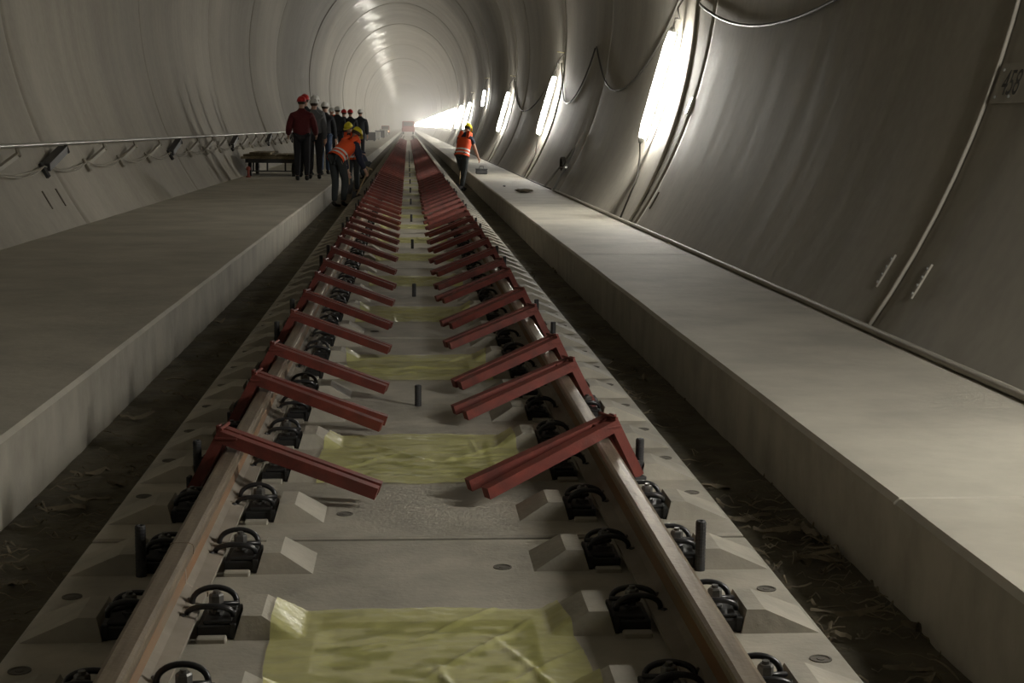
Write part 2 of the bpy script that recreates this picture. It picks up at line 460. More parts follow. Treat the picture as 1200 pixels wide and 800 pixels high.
# ------------------------------------------------------------------ rail fasteners
def arch(bm, v, h, r, skew=0.0, u0=-0.03, u1=0.105):
    pts = []
    for i in range(15):
        t = PI * i / 14
        u = (u0 + u1) / 2 - (u1 - u0) / 2 * math.cos(t)
        pts.append((u, v + skew * math.sin(t), 0.060 + h * math.sin(t) ** 0.8))
    tube(bm, pts, r, 8)
def make_fastener(full=True):
    def clamp(bm):
        arch(bm, 0.052, 0.050, 0.009, 0.012); arch(bm, -0.052, 0.034, 0.009, -0.018)
        tube(bm, [(0.105, 0.052, 0.062), (0.112, 0.03, 0.070), (0.07, 0.018, 0.074), (0.03, 0.0, 0.076), (0.07, -0.018, 0.074), (0.112, -0.03, 0.070), (0.105, -0.052, 0.062)], 0.0075, 8)
        tube(bm, [(-0.03, 0.052, 0.060), (-0.042, 0.082, 0.068)], 0.007, 8); tube(bm, [(-0.03, -0.052, 0.060), (-0.042, -0.082, 0.068)], 0.007, 8)
    def plate(bm):
        box(bm, 0.003, 0.112, -0.088, 0.088, 0.0, 0.040, 0.004); box(bm, 0.02, 0.105, -0.08, 0.08, 0.040, 0.052, 0.003)
        box(bm, 0.098, 0.118, -0.095, 0.095, 0.0, 0.048, 0.003)
    def boltf(bm):
        lathe(bm, [(0.024, 0.052), (0.024, 0.060)], 12, (0.05, 0, 0)); lathe(bm, [(0.013, 0.06), (0.013, 0.082)], 10, (0.05, 0, 0))
        lathe(bm, [(0.021, 0.082), (0.022, 0.085), (0.022, 0.106), (0.018, 0.111)], 6, (0.05, 0, 0)); lathe(bm, [(0.010, 0.111), (0.010, 0.120)], 8, (0.05, 0, 0))
    if full:
        root = empty('rail_fastener')
        b = bmesh.new(); plate(b); from_bm('guide_plate', b, M['black'], root)
        b = bmesh.new(); clamp(b); from_bm('spring_clamp', b, M['spring'], root, True)
        b = bmesh.new(); boltf(b); from_bm('hex_bolt', b, M['bolt'], root)
        return root
    b = bmesh.new(); plate(b); box(b, 0.03, 0.09, -0.06, 0.06, 0.05, 0.09, 0.01); lathe(b, [(0.02, 0.09), (0.02, 0.11)], 6, (0.05, 0, 0))
    return from_bm('rail_fastener', b, M['black'])
fast_full = make_fastener(True); fast_lo = make_fastener(False)
used = {'f': False, 'l': False}
ROW0 = SLABJ - 4 * SP - SP / 2
SIDES = [('inside the handrail-side rail', -1, 1), ('outside the handrail-side rail', -1, -1), ('inside the lamp-side rail', 1, 1), ('outside the lamp-side rail', 1, -1)]
NROW = 75
for i in range(NROW):
    y = ROW0 + SP * i
    for nm, s, inner in SIDES:
        # local +u points away from the rail
        d = -s * inner
        x = s * RX + d * 0.078
        full = y < 20
        key = 'f' if full else 'l'; src = fast_full if full else fast_lo
        if not used[key]: o = src; used[key] = True
        else: o = copy_tree(src)
        o.location = (x, y, 0.0); o.rotation_euler = (0, 0, 0 if d > 0 else PI)
        vis = i - 0
        lb = f'black spring clip rail fastener {nm}, {ORD[vis]} of its row' if vis < 16 else f'small distant rail fastener {nm} past the sixteenth of its row'
        tag(o, lb, 'rail fastener', 'rail fasteners ' + nm)
bm = bmesh.new()
for i in range(NROW, 340):
    y = ROW0 + SP * i
    for nm, s, inner in SIDES:
        d = -s * inner; x = s * RX + d * 0.078
        box(bm, *sorted((x, x + d * 0.115)), y - 0.085, y + 0.085, 0, 0.085)
tag(from_bm('rail_fasteners', bm, M['black']), 'rows of tiny black rail fasteners far down the track', 'rail fasteners', kind='stuff')

# ------------------------------------------------------------------ levelling spindles
def spindle(x, y, h, lb, first=[None], first2=[None]):
    cache = first if h > 0.12 else first2
    if cache[0] is None:
        bm = bmesh.new(); lathe(bm, [(0.018, 0.0), (0.018, h - 0.004), (0.015, h), (0.009, h), (0.008, h - 0.01)], 14)
        for k in range(int(h / 0.012)): lathe(bm, [(0.018, 0.004 + k * 0.012), (0.0187, 0.007 + k * 0.012), (0.018, 0.010 + k * 0.012)], 14)
        o = from_bm('levelling_spindle', bm, M['darksteel']); cache[0] = o
        o.location = (x, y, 0)
    else:
        o = cache[0].copy(); SC.collection.objects.link(o); o.location = (x, y, 0)
    tag(o, lb, 'spindle', 'black levelling spindles standing in the slabs')
for k in range(16):
    y = SLABJ + PITCH * (k + 0.5)
    spindle(0.0, y, 0.115, (f'short black threaded rod standing on the track centre line, {ORD[k]} to the camera' if k < 6 else 'tiny distant black rod on the track centre line past the sixth'))
n = [0, 0]
for k in range(8):
    for dy in (-0.44, 0.92):
        for q, s in enumerate((-1, 1)):
            y = SLABJ + PITCH * k + dy
            spindle(s * 0.945, y, 0.175, (f"tall black threaded rod outside the {'handrail' if s < 0 else 'lamp'}-side rail, {ORD[n[q]]} to the camera" if n[q] < 6 else f"small distant black rod outside the {'handrail' if s < 0 else 'lamp'}-side rail past the sixth"))
            n[q] += 1

# ------------------------------------------------------------------ yellow film sheets over the pour openings
def sheet(k, yc, lowres):
    sidx = (yc - (SLABJ - PITCH)) // PITCH; y0 = SLABJ + PITCH * (sidx - 1) + 0.0175
    hx = 0.445; hy = 0.50
    nx, ny = (100, 100) if not lowres else (10, 8)
    rnd = random.Random(k * 13 + 1)
    sk = rnd.uniform(-0.03, 0.03); ph = rnd.uniform(0, 20)
    bm = bmesh.new(); rows = []
    folds = [(rnd.uniform(-0.3, 0.3), rnd.uniform(-0.4, 0.4), rnd.uniform(0, PI), rnd.uniform(0.2, 0.45)) for _ in range(10)]
    for j in range(ny + 1):
        row = []
        for i in range(nx + 1):
            a = i / nx * 2 - 1; b = j / ny * 2 - 1
            x = a * (hx + 0.012 * math.sin(3 * b + ph)) + sk * b; y = yc + b * (hy + 0.012 * math.sin(4 * a + ph)) + 0.03 * a * sk * 10
            z = 0.006
            if not lowres:
                z = max(slab_z(x, y - y0), slab_z(x - 0.012, y - y0), slab_z(x + 0.012, y - y0), slab_z(x, y - y0 - 0.012), slab_z(x, y - y0 + 0.012)) + 0.007
                dip = max(0, min(1, (0.32 - abs(x)) / 0.05)) * max(0, min(1, (0.35 - abs(y - yc)) / 0.05))
                z += -0.010 * dip * (0.55 + 0.9 * abs(noise.noise((x * 5 + k, y * 9, 0))))
                wr = 0.004 * noise.noise((x * 6 + ph, y * 4, 2)) + 0.003 * noise.noise((x * 14, y * 22 + ph, 5)) + 0.0015 * noise.noise((x * 40, y * 50 + ph, 5))
                for fx, fy, an, ln in folds:
                    dx, dy = x - fx, (y - yc) - fy
                    al = dx * math.cos(an) + dy * math.sin(an); ac = -dx * math.sin(an) + dy * math.cos(an)
                    if abs(al) < ln: wr += 0.008 * math.exp(-(ac / 0.010) ** 2) * (1 - (al / ln) ** 2)
                z += max(wr, -0.004)
            else:
                z = slab_z(x, y - y0) + 0.012
            row.append(bm.verts.new((x, y - yc, z)))
        rows.append(row)
    for a, b in zip(rows, rows[1:]):
        for i in range(nx): bm.faces.new((a[i], a[i + 1], b[i + 1], b[i]))
    o = from_bm('plastic_sheet', bm, M['film'], None, True); o.location = (0, yc, 0)
    return o
for k in range(24):
    slab, half = divmod(k, 2)
    yc = SLABJ + PITCH * (slab - 1) + PITCH / 2 + (-1.29 if half == 0 else 1.29)
    if k == 0: continue
    o = sheet(k, yc, k > 10)
    extra = {1: ', the large one cut by the bottom of the picture'}.get(k, '')
    tag(o, (f'wrinkled translucent yellow plastic sheet taped over a slab opening, {ORD[k-1]} to the camera' if k < 8 else 'small distant yellow plastic sheet on the slabs past the seventh'), 'plastic sheet', 'yellow plastic sheets over the slab openings')

# ------------------------------------------------------------------ red steel brackets over the rails
def make_bracket(gi, ga, full=True):
    parts = []
    def arm(s): 
        b = bmesh.new(); bar(b, (0.59, s * gi, 0.060), (-0.035, s * ga, 0.272), 0.048, 0.048)
        return b
    def leg(s):
        b = bmesh.new(); bar(b, (-0.022, s * ga, 0.290), (-0.155, s * (ga + 0.005), 0.045), 0.044, 0.044, up=(1, 0, 0)); return b
    def plate(b):
        box(b, -0.055, 0.035, -ga - 0.028, ga + 0.028, 0.262, 0.272, 0.002)
        tube(b, [(-0.03, -ga - 0.03, 0.305), (-0.03, ga + 0.03, 0.305)], 0.007, 8)
        box(b, -0.06, -0.045, -0.02, 0.02, 0.262, 0.312, 0.002)
    def foot(b):
        box(b, -0.185, -0.125, -ga - 0.035, ga + 0.035, 0.028, 0.044, 0.003); box(b, -0.185, -0.170, -0.02, 0.02, 0.044, 0.10, 0.003)
    if full:
        root = empty('rail_bracket')
        for s in (-1, 1): from_bm('long_arm', arm(s), M['red'], root)
        for s in (-1, 1): from_bm('short_leg', leg(s), M['red'], root)
        b = bmesh.new(); plate(b); from_bm('hinge_plate', b, M['red'], root)
        b = bmesh.new(); foot(b); o = from_bm('foot_clamp', b, M['darksteel'], root); o['label'] = 'dark steel foot clamp'
        return root
    b = bmesh.new()
    for s in (-1, 1):
        bar(b, (0.59, s * gi, 0.060), (-0.035, s * ga, 0.272), 0.048, 0.048); bar(b, (-0.022, s * ga, 0.290), (-0.155, s * (ga + 0.005), 0.045), 0.044, 0.044, up=(1, 0, 0))
    plate(b)
    return from_bm('rail_bracket', b, M['red'])
protos = {'wide': [make_bracket(0.075, 0.036), 0], 'narrow': [make_bracket(0.040, 0.034), 0], 'far': [make_bracket(0.045, 0.034, False), 0]}
rb = random.Random(11)
def place_bracket(side, yend, skew, kind, lb):
    p = protos[kind]
    o = p[0] if not p[1] else copy_tree(p[0]); p[1] = 1
    ang = math.atan2(skew, 0.62)
    # inner end at yend, the rail crossing at yend + skew
    o.location = (side * RX, yend + skew, 0.002)
    o.rotation_euler = (0, 0, (PI + ang) if side > 0 else -ang)
    tag(o, lb, 'rail bracket', f"red steel brackets over the {'lamp' if side > 0 else 'handrail'}-side rail")
Rn = [5.80, 7.43, 8.25, 9.80, 10.80, 12.40, 13.40]; Ln = [5.82, 7.18, 8.17, 9.62, 10.78, 12.2, 13.42]
for side, near in ((1, Rn), (-1, Ln)):
    ys = list(near)
    while ys[-1] < 150: ys.append(ys[-1] + 1.27 + rb.uniform(-0.16, 0.16))
    for i, y in enumerate(ys):
        kind = 'far' if y > 26 else ('wide' if (i in (0, 1) if side > 0 else i in (1,)) else ('narrow' if rb.random() < 0.6 or i < 4 else 'wide'))
        skew = (0.25 + rb.uniform(-0.03, 0.06)) if side > 0 else (0.06 + rb.uniform(-0.03, 0.08))
        rail_n = 'lamp' if side > 0 else 'handrail'
        lb = f'red painted steel two-bar bracket leaning over the {rail_n}-side rail, {ORD[i]} to the camera' if i < 16 else f'small distant red steel bracket over the {rail_n}-side rail past the sixteenth'
        place_bracket(side, y, skew, kind, lb)

# ------------------------------------------------------------------ debris in the troughs
def debris(x0, x1, seed, n, spots, lb):
    rnd = random.Random(seed); bm = bmesh.new()
    for i in range(n):
        if rnd.random() < 0.75:
            cy_, sp = spots[rnd.randrange(len(spots))]; y = rnd.gauss(cy_, sp)
        else: y = rnd.uniform(2.5, 30)
        if y < 2.2: continue
        x = rnd.uniform(x0, x1); an = rnd.gauss(0.0, 0.7); ln = rnd.uniform(0.03, 0.17); wd = rnd.uniform(0.002, 0.008)
        if rnd.random() < 0.12: wd *= 3; ln *= 1.6
        c = rnd.uniform(-0.35, 0.35); pts = []
        px, py = x, y; zz = FL + 0.012 + rnd.uniform(0, 0.025)
        for k in range(6):
            pts.append(Vector((min(max(px, x0), x1), py, zz + 0.018 * math.sin(k * 1.1 + i) * rnd.random()))); px += math.cos(an) * ln / 5; py += math.sin(an) * ln / 5; an += c / 5 + rnd.uniform(-.08, .08)
        prev = None
        for k, p in enumerate(pts):
            d = (pts[min(k + 1, 5)] - pts[max(k - 1, 0)]); d = d.normalized() if d.length > 1e-5 else Vector((1, 0, 0)); s = Vector((-d.y, d.x, rnd.uniform(-.6, .6))).normalized() * wd * (1 - 0.5 * abs(k - 2.5) / 2.5)
            q = [bm.verts.new(p + s), bm.verts.new(p + Vector((0, 0, wd * 0.6))), bm.verts.new(p - s), bm.verts.new(p - Vector((0, 0, wd * 0.3)))]
            if prev:
                for a in range(4): bm.faces.new((prev[a], prev[(a + 1) % 4], q[(a + 1) % 4], q[a]))
            prev = q
    tag(from_bm('wood_shavings', bm, M['straw']), lb, 'debris', kind='stuff')
debris(-1.70, -1.25, 5, 240, [(6.2, 0.35), (7.2, 0.5), (5.3, .4), (9.5, 1.2), (13, 3)], 'scattered dry shavings and dirt in the handrail-side trough')
debris(1.23, 1.65, 8, 330, [(5.3, 0.22), (5.9, .4), (4.6, 0.25), (6.3, .5), (9.3, .5), (13, 3)], 'scattered dry shavings and dirt in the lamp-side trough')

# ------------------------------------------------------------------ seals, pipes and cables on the lamp wall
def wall_pt(y, z, off=0.0, side=1):
    # point on the lining with a stand-off towards the tunnel axis
    x = wall_x(z, side); nx = (x - XC) / A ** 2; nz = (z - ZC) / B ** 2; l = math.hypot(nx, nz)
    return Vector((x - nx / l * off, y, z - nz / l * off))
bm = bmesh.new()
pts = [wall_pt(JOINTS[3], z, 0.003) for z in [0.2 + 0.25 * k for k in range(25)]]
tube(bm, pts, 0.014, 8)
tag(from_bm('joint_seal_strip', bm, M['seal'], None, True), 'thin pale sealing strip on the wall joint beside the 458 plate', 'seal strip')
LY = [22.0, 39.6, 57.6]
PY = [21.1, 38.9, 56.3, 74.5]
nmo = ['nearest', 'second', 'third', 'fourth']
for i, y in enumerate(PY):
    bm = bmesh.new()
    tube(bm, [wall_pt(y - 0.9 + 0.9 * min(1, (k * 0.2) / 3.0), 0.205 + 0.2 * k, 0.022) for k in range(33)], 0.019, 10)
    tag(from_bm('wall_pipe', bm, M['pipe'], None, True), f'pale pipe running up the lamp wall beside the {nmo[i]} lamp', 'pipe', 'pale pipes up the lamp wall')
# long hose along the foot of the wall
bm = bmesh.new(); pts = []; y = 0.5
while y < 31.0:
    pts.append(Vector((wall_x(BT + 0.04, 1) - 0.045 + 0.012 * noise.noise((y * 0.5, 0, 0)), y, BT + 0.026 + 0.004 * noise.noise((y, 3, 0))))); y += 0.3
tube(bm, pts, 0.025, 10)
tag(from_bm('hose', bm, M['cable'], None, True), 'long grey hose lying along the foot of the lamp wall', 'hose')
bm = bmesh.new(); pts = []; y = 31.4
while y < 120.0: pts.append(Vector((wall_x(BT + 0.03, 1) - 0.03, y, BT + 0.014))); y += 2
tube(bm, pts, 0.013, 8)
tag(from_bm('floor_cable', bm, M['dark_cable'], None, True), 'thin dark cable along the foot of the lamp wall beyond the leaning stand', 'cable')
def catenary(name, a, bpt, sag, r, m, lb, n=20, cat='cable', group='supply cables looped along the lamp wall'):
    bm = bmesh.new(); pts = []
    for i in range(n + 1):
        t = i / n; y = a[0] + (bpt[0] - a[0]) * t; z = a[1] + (bpt[1] - a[1]) * t - sag * 4 * t * (1 - t)
        pts.append(wall_pt(y, z, 0.04))
    tube(bm, pts, r, 8)
    tag(from_bm(name, bm, m, None, True), lb, cat, group)
catenary('supply_cable', (20.8, 3.2), (9.2, 3.55), 0.75, 0.018, M['dark_cable'], 'dark supply cable sagging from the nearest lamp out over the top of the picture')
catenary('supply_cable', (22.3, 3.45), (32.2, 3.2), 1.15, 0.018, M['dark_cable'], 'dark supply cable loop hanging just beyond the nearest lamp')
catenary('supply_cable', (32.4, 3.18), (39.5, 3.15), 1.10, 0.018, M['dark_cable'], 'dark supply cable loop hanging just before the second lamp')
catenary('supply_cable', (40.3, 3.2), (57.4, 3.2), 1.2, 0.02, M['dark_cable'], 'dark supply cable loop between the second and third lamps')
# ------------------------------------------------------------------ luminaires
def luminaire(y, z0, z1, lb, idx):
    root = empty('tube_lamp', wall_pt(y, (z0 + z1) / 2, 0.0), 0, lb, 'lamp', 'tube lamps along the tunnel wall')
    o0 = root.location
    a = wall_pt(y, z0, 0.17); b = wall_pt(y, z1, 0.17); L = (b - a).length; d = (b - a) / L
    nrm = Vector((-d.z, 0, d.x)); nrm = nrm if nrm.x < 0 else -nrm
    R = 0.062 if idx < 4 else 0.085
    seg = 14 if idx < 6 else 8
    bm = bmesh.new(); tube(bm, [a - o0 + d * (L * k / 8) for k in range(9)], [R * 0.7] + [R] * 7 + [R * 0.7], seg)
    from_bm('diffuser', bm, M['lamp'], root, True)
    bm = bmesh.new(); c0 = a - nrm * (R + 0.012) - o0; c1 = b - nrm * (R + 0.012) - o0
    bar(bm, c0 - d * 0.03, c1 + d * 0.03, 0.09, 0.02, up=nrm); from_bm('housing', bm, M['housing'], root)
    if idx < 5:
        for p, q in ((a, -1), (b, 1)):
            bm = bmesh.new(); tube(bm, [p - o0 + d * q * 0.001, p - o0 + d * q * 0.05, p - o0 + d * q * 0.09], [R * 0.75, R * 0.7, 0.02], 12)
            from_bm('end_cap', bm, M['housing'], root, True)
        bm = bmesh.new(); t = b - o0 + d * 0.09
        pin = wall_pt(y - 0.55, z1 + 0.62, 0.03) - o0
        tube(bm, [t, t + Vector((0.02, -0.05, 0.12)), t + Vector((0.05, -0.2, 0.10)), t + Vector((0.02, -0.22, 0.25)), (t + pin) / 2 + Vector((0, 0, 0.12)), pin], 0.014, 8)
        from_bm('power_cord', bm, M['dark_cable'], root, True)
        bm = bmesh.new(); pb = wall_pt(y - 0.55, z1 + 0.62, -0.03) - o0; pe = wall_pt(y - 0.55, z1 + 0.64, 0.22) - o0
        tube(bm, [pb, pe], 0.012, 8); from_bm('wall_pin', bm, M['cord'], root)
        bm = bmesh.new(); e = a - o0 - d * 0.09
        tube(bm, [e, e + Vector((0, -.02, -0.15)), wall_pt(y - 0.25, z0 - 0.5, 0.02) - o0, wall_pt(y - 0.9, BT + 0.03, 0.02) - o0], 0.012, 8)
        from_bm('lower_cord', bm, M['dark_cable'], root, True)
    return root
luminaire(4.4, 1.30, 2.86, 'white tube lamp on the right wall beside the camera, outside the picture', 0)
luminaire(22.0, 1.30, 2.86, 'blazing white tube lamp on the right wall nearest the camera', 0)
luminaire(39.6, 1.27, 2.78, 'blazing white tube lamp on the right wall, second from the camera', 1)
luminaire(57.6, 1.28, 2.76, 'blazing white tube lamp on the right wall, third from the camera', 2)
luminaire(77.0, 2.52, 3.30, 'short white tube lamp hung higher than the others above the worker', 3)
y = 94.0; i = 4  # spacing soon tightens: extra lamps added to brighten the far tunnel
while y < 760:
    luminaire(y, 1.3, 2.95, 'white tube lamp merged into the far glowing row beyond the short lamp', i); y += 15.0 if y < 120 else 8.0; i += 1

# anchor strips beside the joints
def anchor(y, z, side, lb, name='anchor_strip'):
    root = empty(name, wall_pt(y, z, 0, side), 0, lb, 'anchor strip', 'anchor strips beside the lining joints')
    d = (wall_pt(y, z + 0.1, 0, side) - wall_pt(y, z, 0, side)).normalized()
    c = wall_pt(y, z, 0.004, side) - root.location
    bm = bmesh.new(); bar(bm, c - d * 0.125, c + d * 0.125, 0.035, 0.014, up=(-side, 0, 0)); from_bm('strip', bm, M['anchor'] if y > 12 else M['seal'], root)
    if y < 12:
        for k in range(4):
            bm = bmesh.new(); p = c + d * (-0.09 + 0.06 * k); nn = Vector((-side, 0, 0.15)); tube(bm, [p, p + nn * 0.016], 0.012, 8); from_bm('stud', bm, M['galv'], root)
k = 0
for side, js in ((1, (9.55, 19.9)), (-1, (19.0,))):
    for j in js:
        for q, dy in enumerate((-0.38, 0.33)):
            z = 0.56
            w1 = ['nearest', 'second nearest', 'third nearest', 'fourth nearest'][k] if side > 0 else ['nearer', 'farther'][q]
            anchor(j + dy, z, side, f"short metal anchor strip low on the {'lamp' if side > 0 else 'handrail'} wall, {w1} to the camera"); k += 1 if side > 0 else 0

# number plate
def plate458():
    c = wall_pt(9.12, 1.80, 0.0); d = (wall_pt(9.1, 1.93, 0) - wall_pt(9.1, 1.67, 0)); d.normalize()
    root = empty('number_plate', c, 0, 'pale plate bolted to the right wall reading 458 at the picture edge', 'number plate')
    u = Vector((0, -1, 0)); n = u.cross(d).normalized(); n = n if n.x < 0 else -n
    bm = bmesh.new(); W = 0.34; H = 0.132
    P = lambda a, b, h: u * a + d * b + n * h
    hexa(bm, [P(-W, -H, 0.0), P(W, -H, 0.0), P(W, H, 0.0), P(-W, H, 0.0)], [P(-W, -H, 0.012), P(W, -H, 0.012), P(W, H, 0.012), P(-W, H, 0.012)])
    from_bm('plate', bm, M['plate'], root)
    for a in (-0.28, -0.06, 0.28):
        for b in (-0.09, 0.09):
            if a == -0.06 and b > 0: continue
            bm = bmesh.new(); tube(bm, [P(a, b, 0.012), P(a, b, 0.022)], 0.011, 8); from_bm('bolt', bm, M['galv'], root)
    cu = bpy.data.curves.new('digits', 'FONT'); cu.body = '458'; cu.size = 0.235; cu.extrude = 0.001; cu.align_x = 'LEFT'
    to = bpy.data.objects.new('digits_tmp', cu); SC.collection.objects.link(to)
    dg = bpy.context.evaluated_depsgraph_get(); me = bpy.data.meshes.new_from_object(to.evaluated_get(dg)); bpy.data.objects.remove(to)
    for v in me.vertices:
        x, yy, zz = v.co
        v.co = P(-0.235 + x * 0.80, -0.077 + yy + 0.0 * x, 0.0128 + zz)
    me.materials.clear()
    link('digits', me, M['ink'], root)
plate458()
# small white reflector on the wall beside the first lamp
bm = bmesh.new(); p = wall_pt(20.0, 1.80, 0.012); box(bm, -0.012, 0.012, -0.09, 0.09, -0.11, 0.11, 0.004)
o = from_bm('reflector_plate', bm, M['reflect']); o.location = p; o.rotation_euler = (0, 0.36, 0); tag(o, 'small white reflector plate on the wall beside the nearest lamp', 'reflector')

# leaning stand at the foot of the lamp wall
def stand():
    root = empty('hose_stand', (2.95, 30.3, BT), 0, 'leaning metal stand with a coiled hose against the lamp wall', 'stand')
    bm = bmesh.new(); b = Vector((2.95, 30.3, BT)); W = lambda y, z, o=0.05: wall_pt(y, z, o) - b
    tube(bm, [W(29.9, BT + 0.01, 0.12), W(30.7, 0.85, 0.08), W(30.9, 1.05, 0.06)], 0.03, 8); tube(bm, [W(31.6, BT + 0.01, 0.14), W(31.3, 0.7, 0.1), W(31.0, 1.02, 0.07)], 0.025, 8)
    bar(bm, W(31.4, 0.62, 0.1), W(30.4, 0.66, 0.09), 0.05, 0.03); from_bm('frame', bm, M['galv'], root)
    bm = bmesh.new(); c = W(31.0, 0.70, 0.12)
    pts = [c + Vector((0.03 * math.sin(t * 0.37), 0.20 * math.cos(t), 0.13 * math.sin(t))) for t in [0.35 * k for k in range(56)]]
    tube(bm, pts, 0.022, 7); from_bm('hose_coil', bm, M['dark_cable'], root, True)
    bm = bmesh.new(); tube(bm, [W(30.9, 1.0, 0.05), W(30.85, 1.4, 0.03)], 0.018, 7); from_bm('nozzle', bm, M['cable'], root)
stand()
# things lying on the narrow walkway
bm = bmesh.new(); box(bm, -0.16, 0.16, -0.14, 0.14, 0.0, 0.12, 0.02); box(bm, -0.17, 0.17, -0.15, 0.15, 0.12, 0.15, 0.01)
o = from_bm('toolbox', bm, M['darksteel']); o.location = (1.98, 41.6, BT); tag(o, 'small dark box on the narrow walkway beside the worker with the spade', 'box')
bm = bmesh.new(); tube(bm, [(-0.06, 0, 0.125), (-0.05, 0, 0.19), (0.05, 0, 0.19), (0.06, 0, 0.125)], 0.008, 8); pass
from_bm('handle', bm, M['darksteel'], o).location = (0, 0, 0.025)
def sack(x, y, s, lb, m):
    bm = bmesh.new(); bmesh.ops.create_icosphere(bm, subdivisions=4, radius=1)
    for v in bm.verts:
        n_ = 1 + 0.45 * noise.noise(v.co * 1.8 + Vector((x, y, 0))) + 0.15 * noise.noise(v.co * 5)
        v.co = Vector((v.co.x * s[0] * n_, v.co.y * s[1] * n_, max(-0.9, v.co.z) * s[2] * n_))
    zmin = min(v.co.z for v in bm.verts)
    for v in bm.verts: v.co.z -= zmin
    o = from_bm('crumpled_paper', bm, m, None, True); o.location = (x, y, BT); tag(o, lb, 'paper')
sack(2.28, 30.2, (0.17, 0.35, 0.03), 'crumpled brown paper on the narrow walkway behind the worker', M['straw'])
sack(2.06, 32.9, (0.03, 0.06, 0.015), 'tiny dark scrap on the narrow walkway next to the crumpled paper', M['darksteel'])

# ------------------------------------------------------------------ handrail on the wide walkway wall
def handrail():
    root = empty('handrail', (0, 0, 0), 0, 'long galvanised handrail pipe fixed along the left wall', 'handrail')
    zr = 1.13
    P = lambda y, z, o: wall_pt(y, z, o, -1)
    bm = bmesh.new(); tube(bm, [P(10 + 5 * k, zr + 0.02, 0.20) for k in range(22)], 0.024, 10); from_bm('rail_pipe', bm, M['galv'], root, True)
    k = 0; y = 12.75
    while y < 110:
        bm = bmesh.new()
        bar(bm, P(y, zr, 0.18), P(y - 0.05, zr - 0.10, 0.18), 0.035, 0.035); bar(bm, P(y, zr - 0.07, 0.16), P(y - 1.1, 0.90, 0.03), 0.05, 0.05)
        bar(bm, P(y - 1.08, 0.98, 0.02), P(y - 1.15, 0.80, 0.05), 0.04, 0.05)
        if k % 4 == 3: bar(bm, P(y - 0.06, zr - 0.04, 0.14), P(y - 1.05, 0.92, 0.05), 0.12, 0.10)  # slanted bars below the pipe, every fourth one thick and dark
        from_bm('slanted_bar', bm, M['darksteel'] if k % 4 == 3 else M['seal'], root); y += 2.5; k += 1
        if k > 38: break
    return root
handrail()
for s, (sg, nm) in enumerate(((0.09, 'upper'), (0.17, 'lower'))):
    bm = bmesh.new(); pts = []; y = 11.6
    while y < 90:
        t = ((y - 11.6) % 2.5) / 2.5; pts.append(wall_pt(y, 0.93 - sg * 4 * t * (1 - t) * (0.6 + 0.4 * noise.noise((y // 2.5, s, 0))), 0.05 + 0.02 * s, -1)); y += 0.25
    tube(bm, pts, 0.008, 6); tag(from_bm('looped_cable', bm, M['seal'], None, True), f'thin {nm} cable hanging in loops below the handrail on the left wall', 'cable')
# small red marker at the wall foot near the cart
bm = bmesh.new(); lathe(bm, [(0.06, 0), (0.06, 0.03), (0.03, 0.04), (0.03, 0.17), (0.055, 0.18), (0.055, 0.24), (0.02, 0.27)], 12)
o = from_bm('standpipe', bm, M['machine']); o.location = (-4.0, 37.6, BT); tag(o, 'small dark red standpipe on the wide walkway left of the flat cart', 'standpipe')

# ------------------------------------------------------------------ flat cart with boards
def cart():
    root = empty('flat_cart', (-3.5, 38.5, BT), 0, 'flat wheeled cart on the wide walkway beside the red jacket person', 'cart')
    bm = bmesh.new()
    for x in (-0.62, 0.62): box(bm, x - 0.03, x + 0.03, -0.2, 2.2, 0.34, 0.44)
    for yy in (-0.2, 0.9, 2.14): box(bm, -0.62, 0.62, yy, yy + 0.06, 0.34, 0.44)
    for x in (-0.45, -0.1, 0.35):
        box(bm, x - 0.02, x + 0.02, -0.15, -0.11, 0.12, 0.34)
    box(bm, -0.5, 0.62, -0.15, -0.11, 0.12, 0.15)
    from_bm('frame', bm, M['darksteel'], root)
    bm = bmesh.new(); box(bm, -0.75, 0.75, -0.3, 2.3, 0.44, 0.50, 0.01); from_bm('deck', bm, M['wood'], root)
    for x in (-0.55, 0.55):
        for yy in (0.0, 1.9):
            bm = bmesh.new(); tube(bm, [(x - 0.045, yy, 0.17), (x - 0.04, yy, 0.17), (x + 0.04, yy, 0.17), (x + 0.045, yy, 0.17)], [0.14, 0.17, 0.17, 0.14], 20)
            wl = from_bm('wheel', bm, M['boot'], root); bm = bmesh.new(); tube(bm, [(x - 0.06, yy, 0.17), (x + 0.06, yy, 0.17)], 0.04, 10); from_bm('hub', bm, M['galv'], wl)
cart()
rnd = random.Random(2)
for i in range(7):
    bm = bmesh.new(); box(bm, -0.13, 0.13, 0, 2.3 - rnd.random() * 0.4, 0, 0.05, 0.006); o = from_bm('board', bm, M['wood'])
    r_, c_ = (0, i) if i < 5 else (1, i - 5)
    o.location = (-3.5 - 0.58 + 0.28 * c_ + (0.16 if r_ else 0), 38.25 + rnd.random() * 0.15, BT + 0.502 + r_ * 0.053); o.rotation_euler = (0, 0, rnd.uniform(-.01, .01))
    tag(o, (['leftmost', 'second', 'middle', 'fourth', 'rightmost'][c_] + ' weathered board in the bottom layer on the flat cart') if r_ == 0 else (['left', 'right'][c_] + ' weathered board of the top layer on the flat cart'), 'board', 'boards stacked on the flat cart')

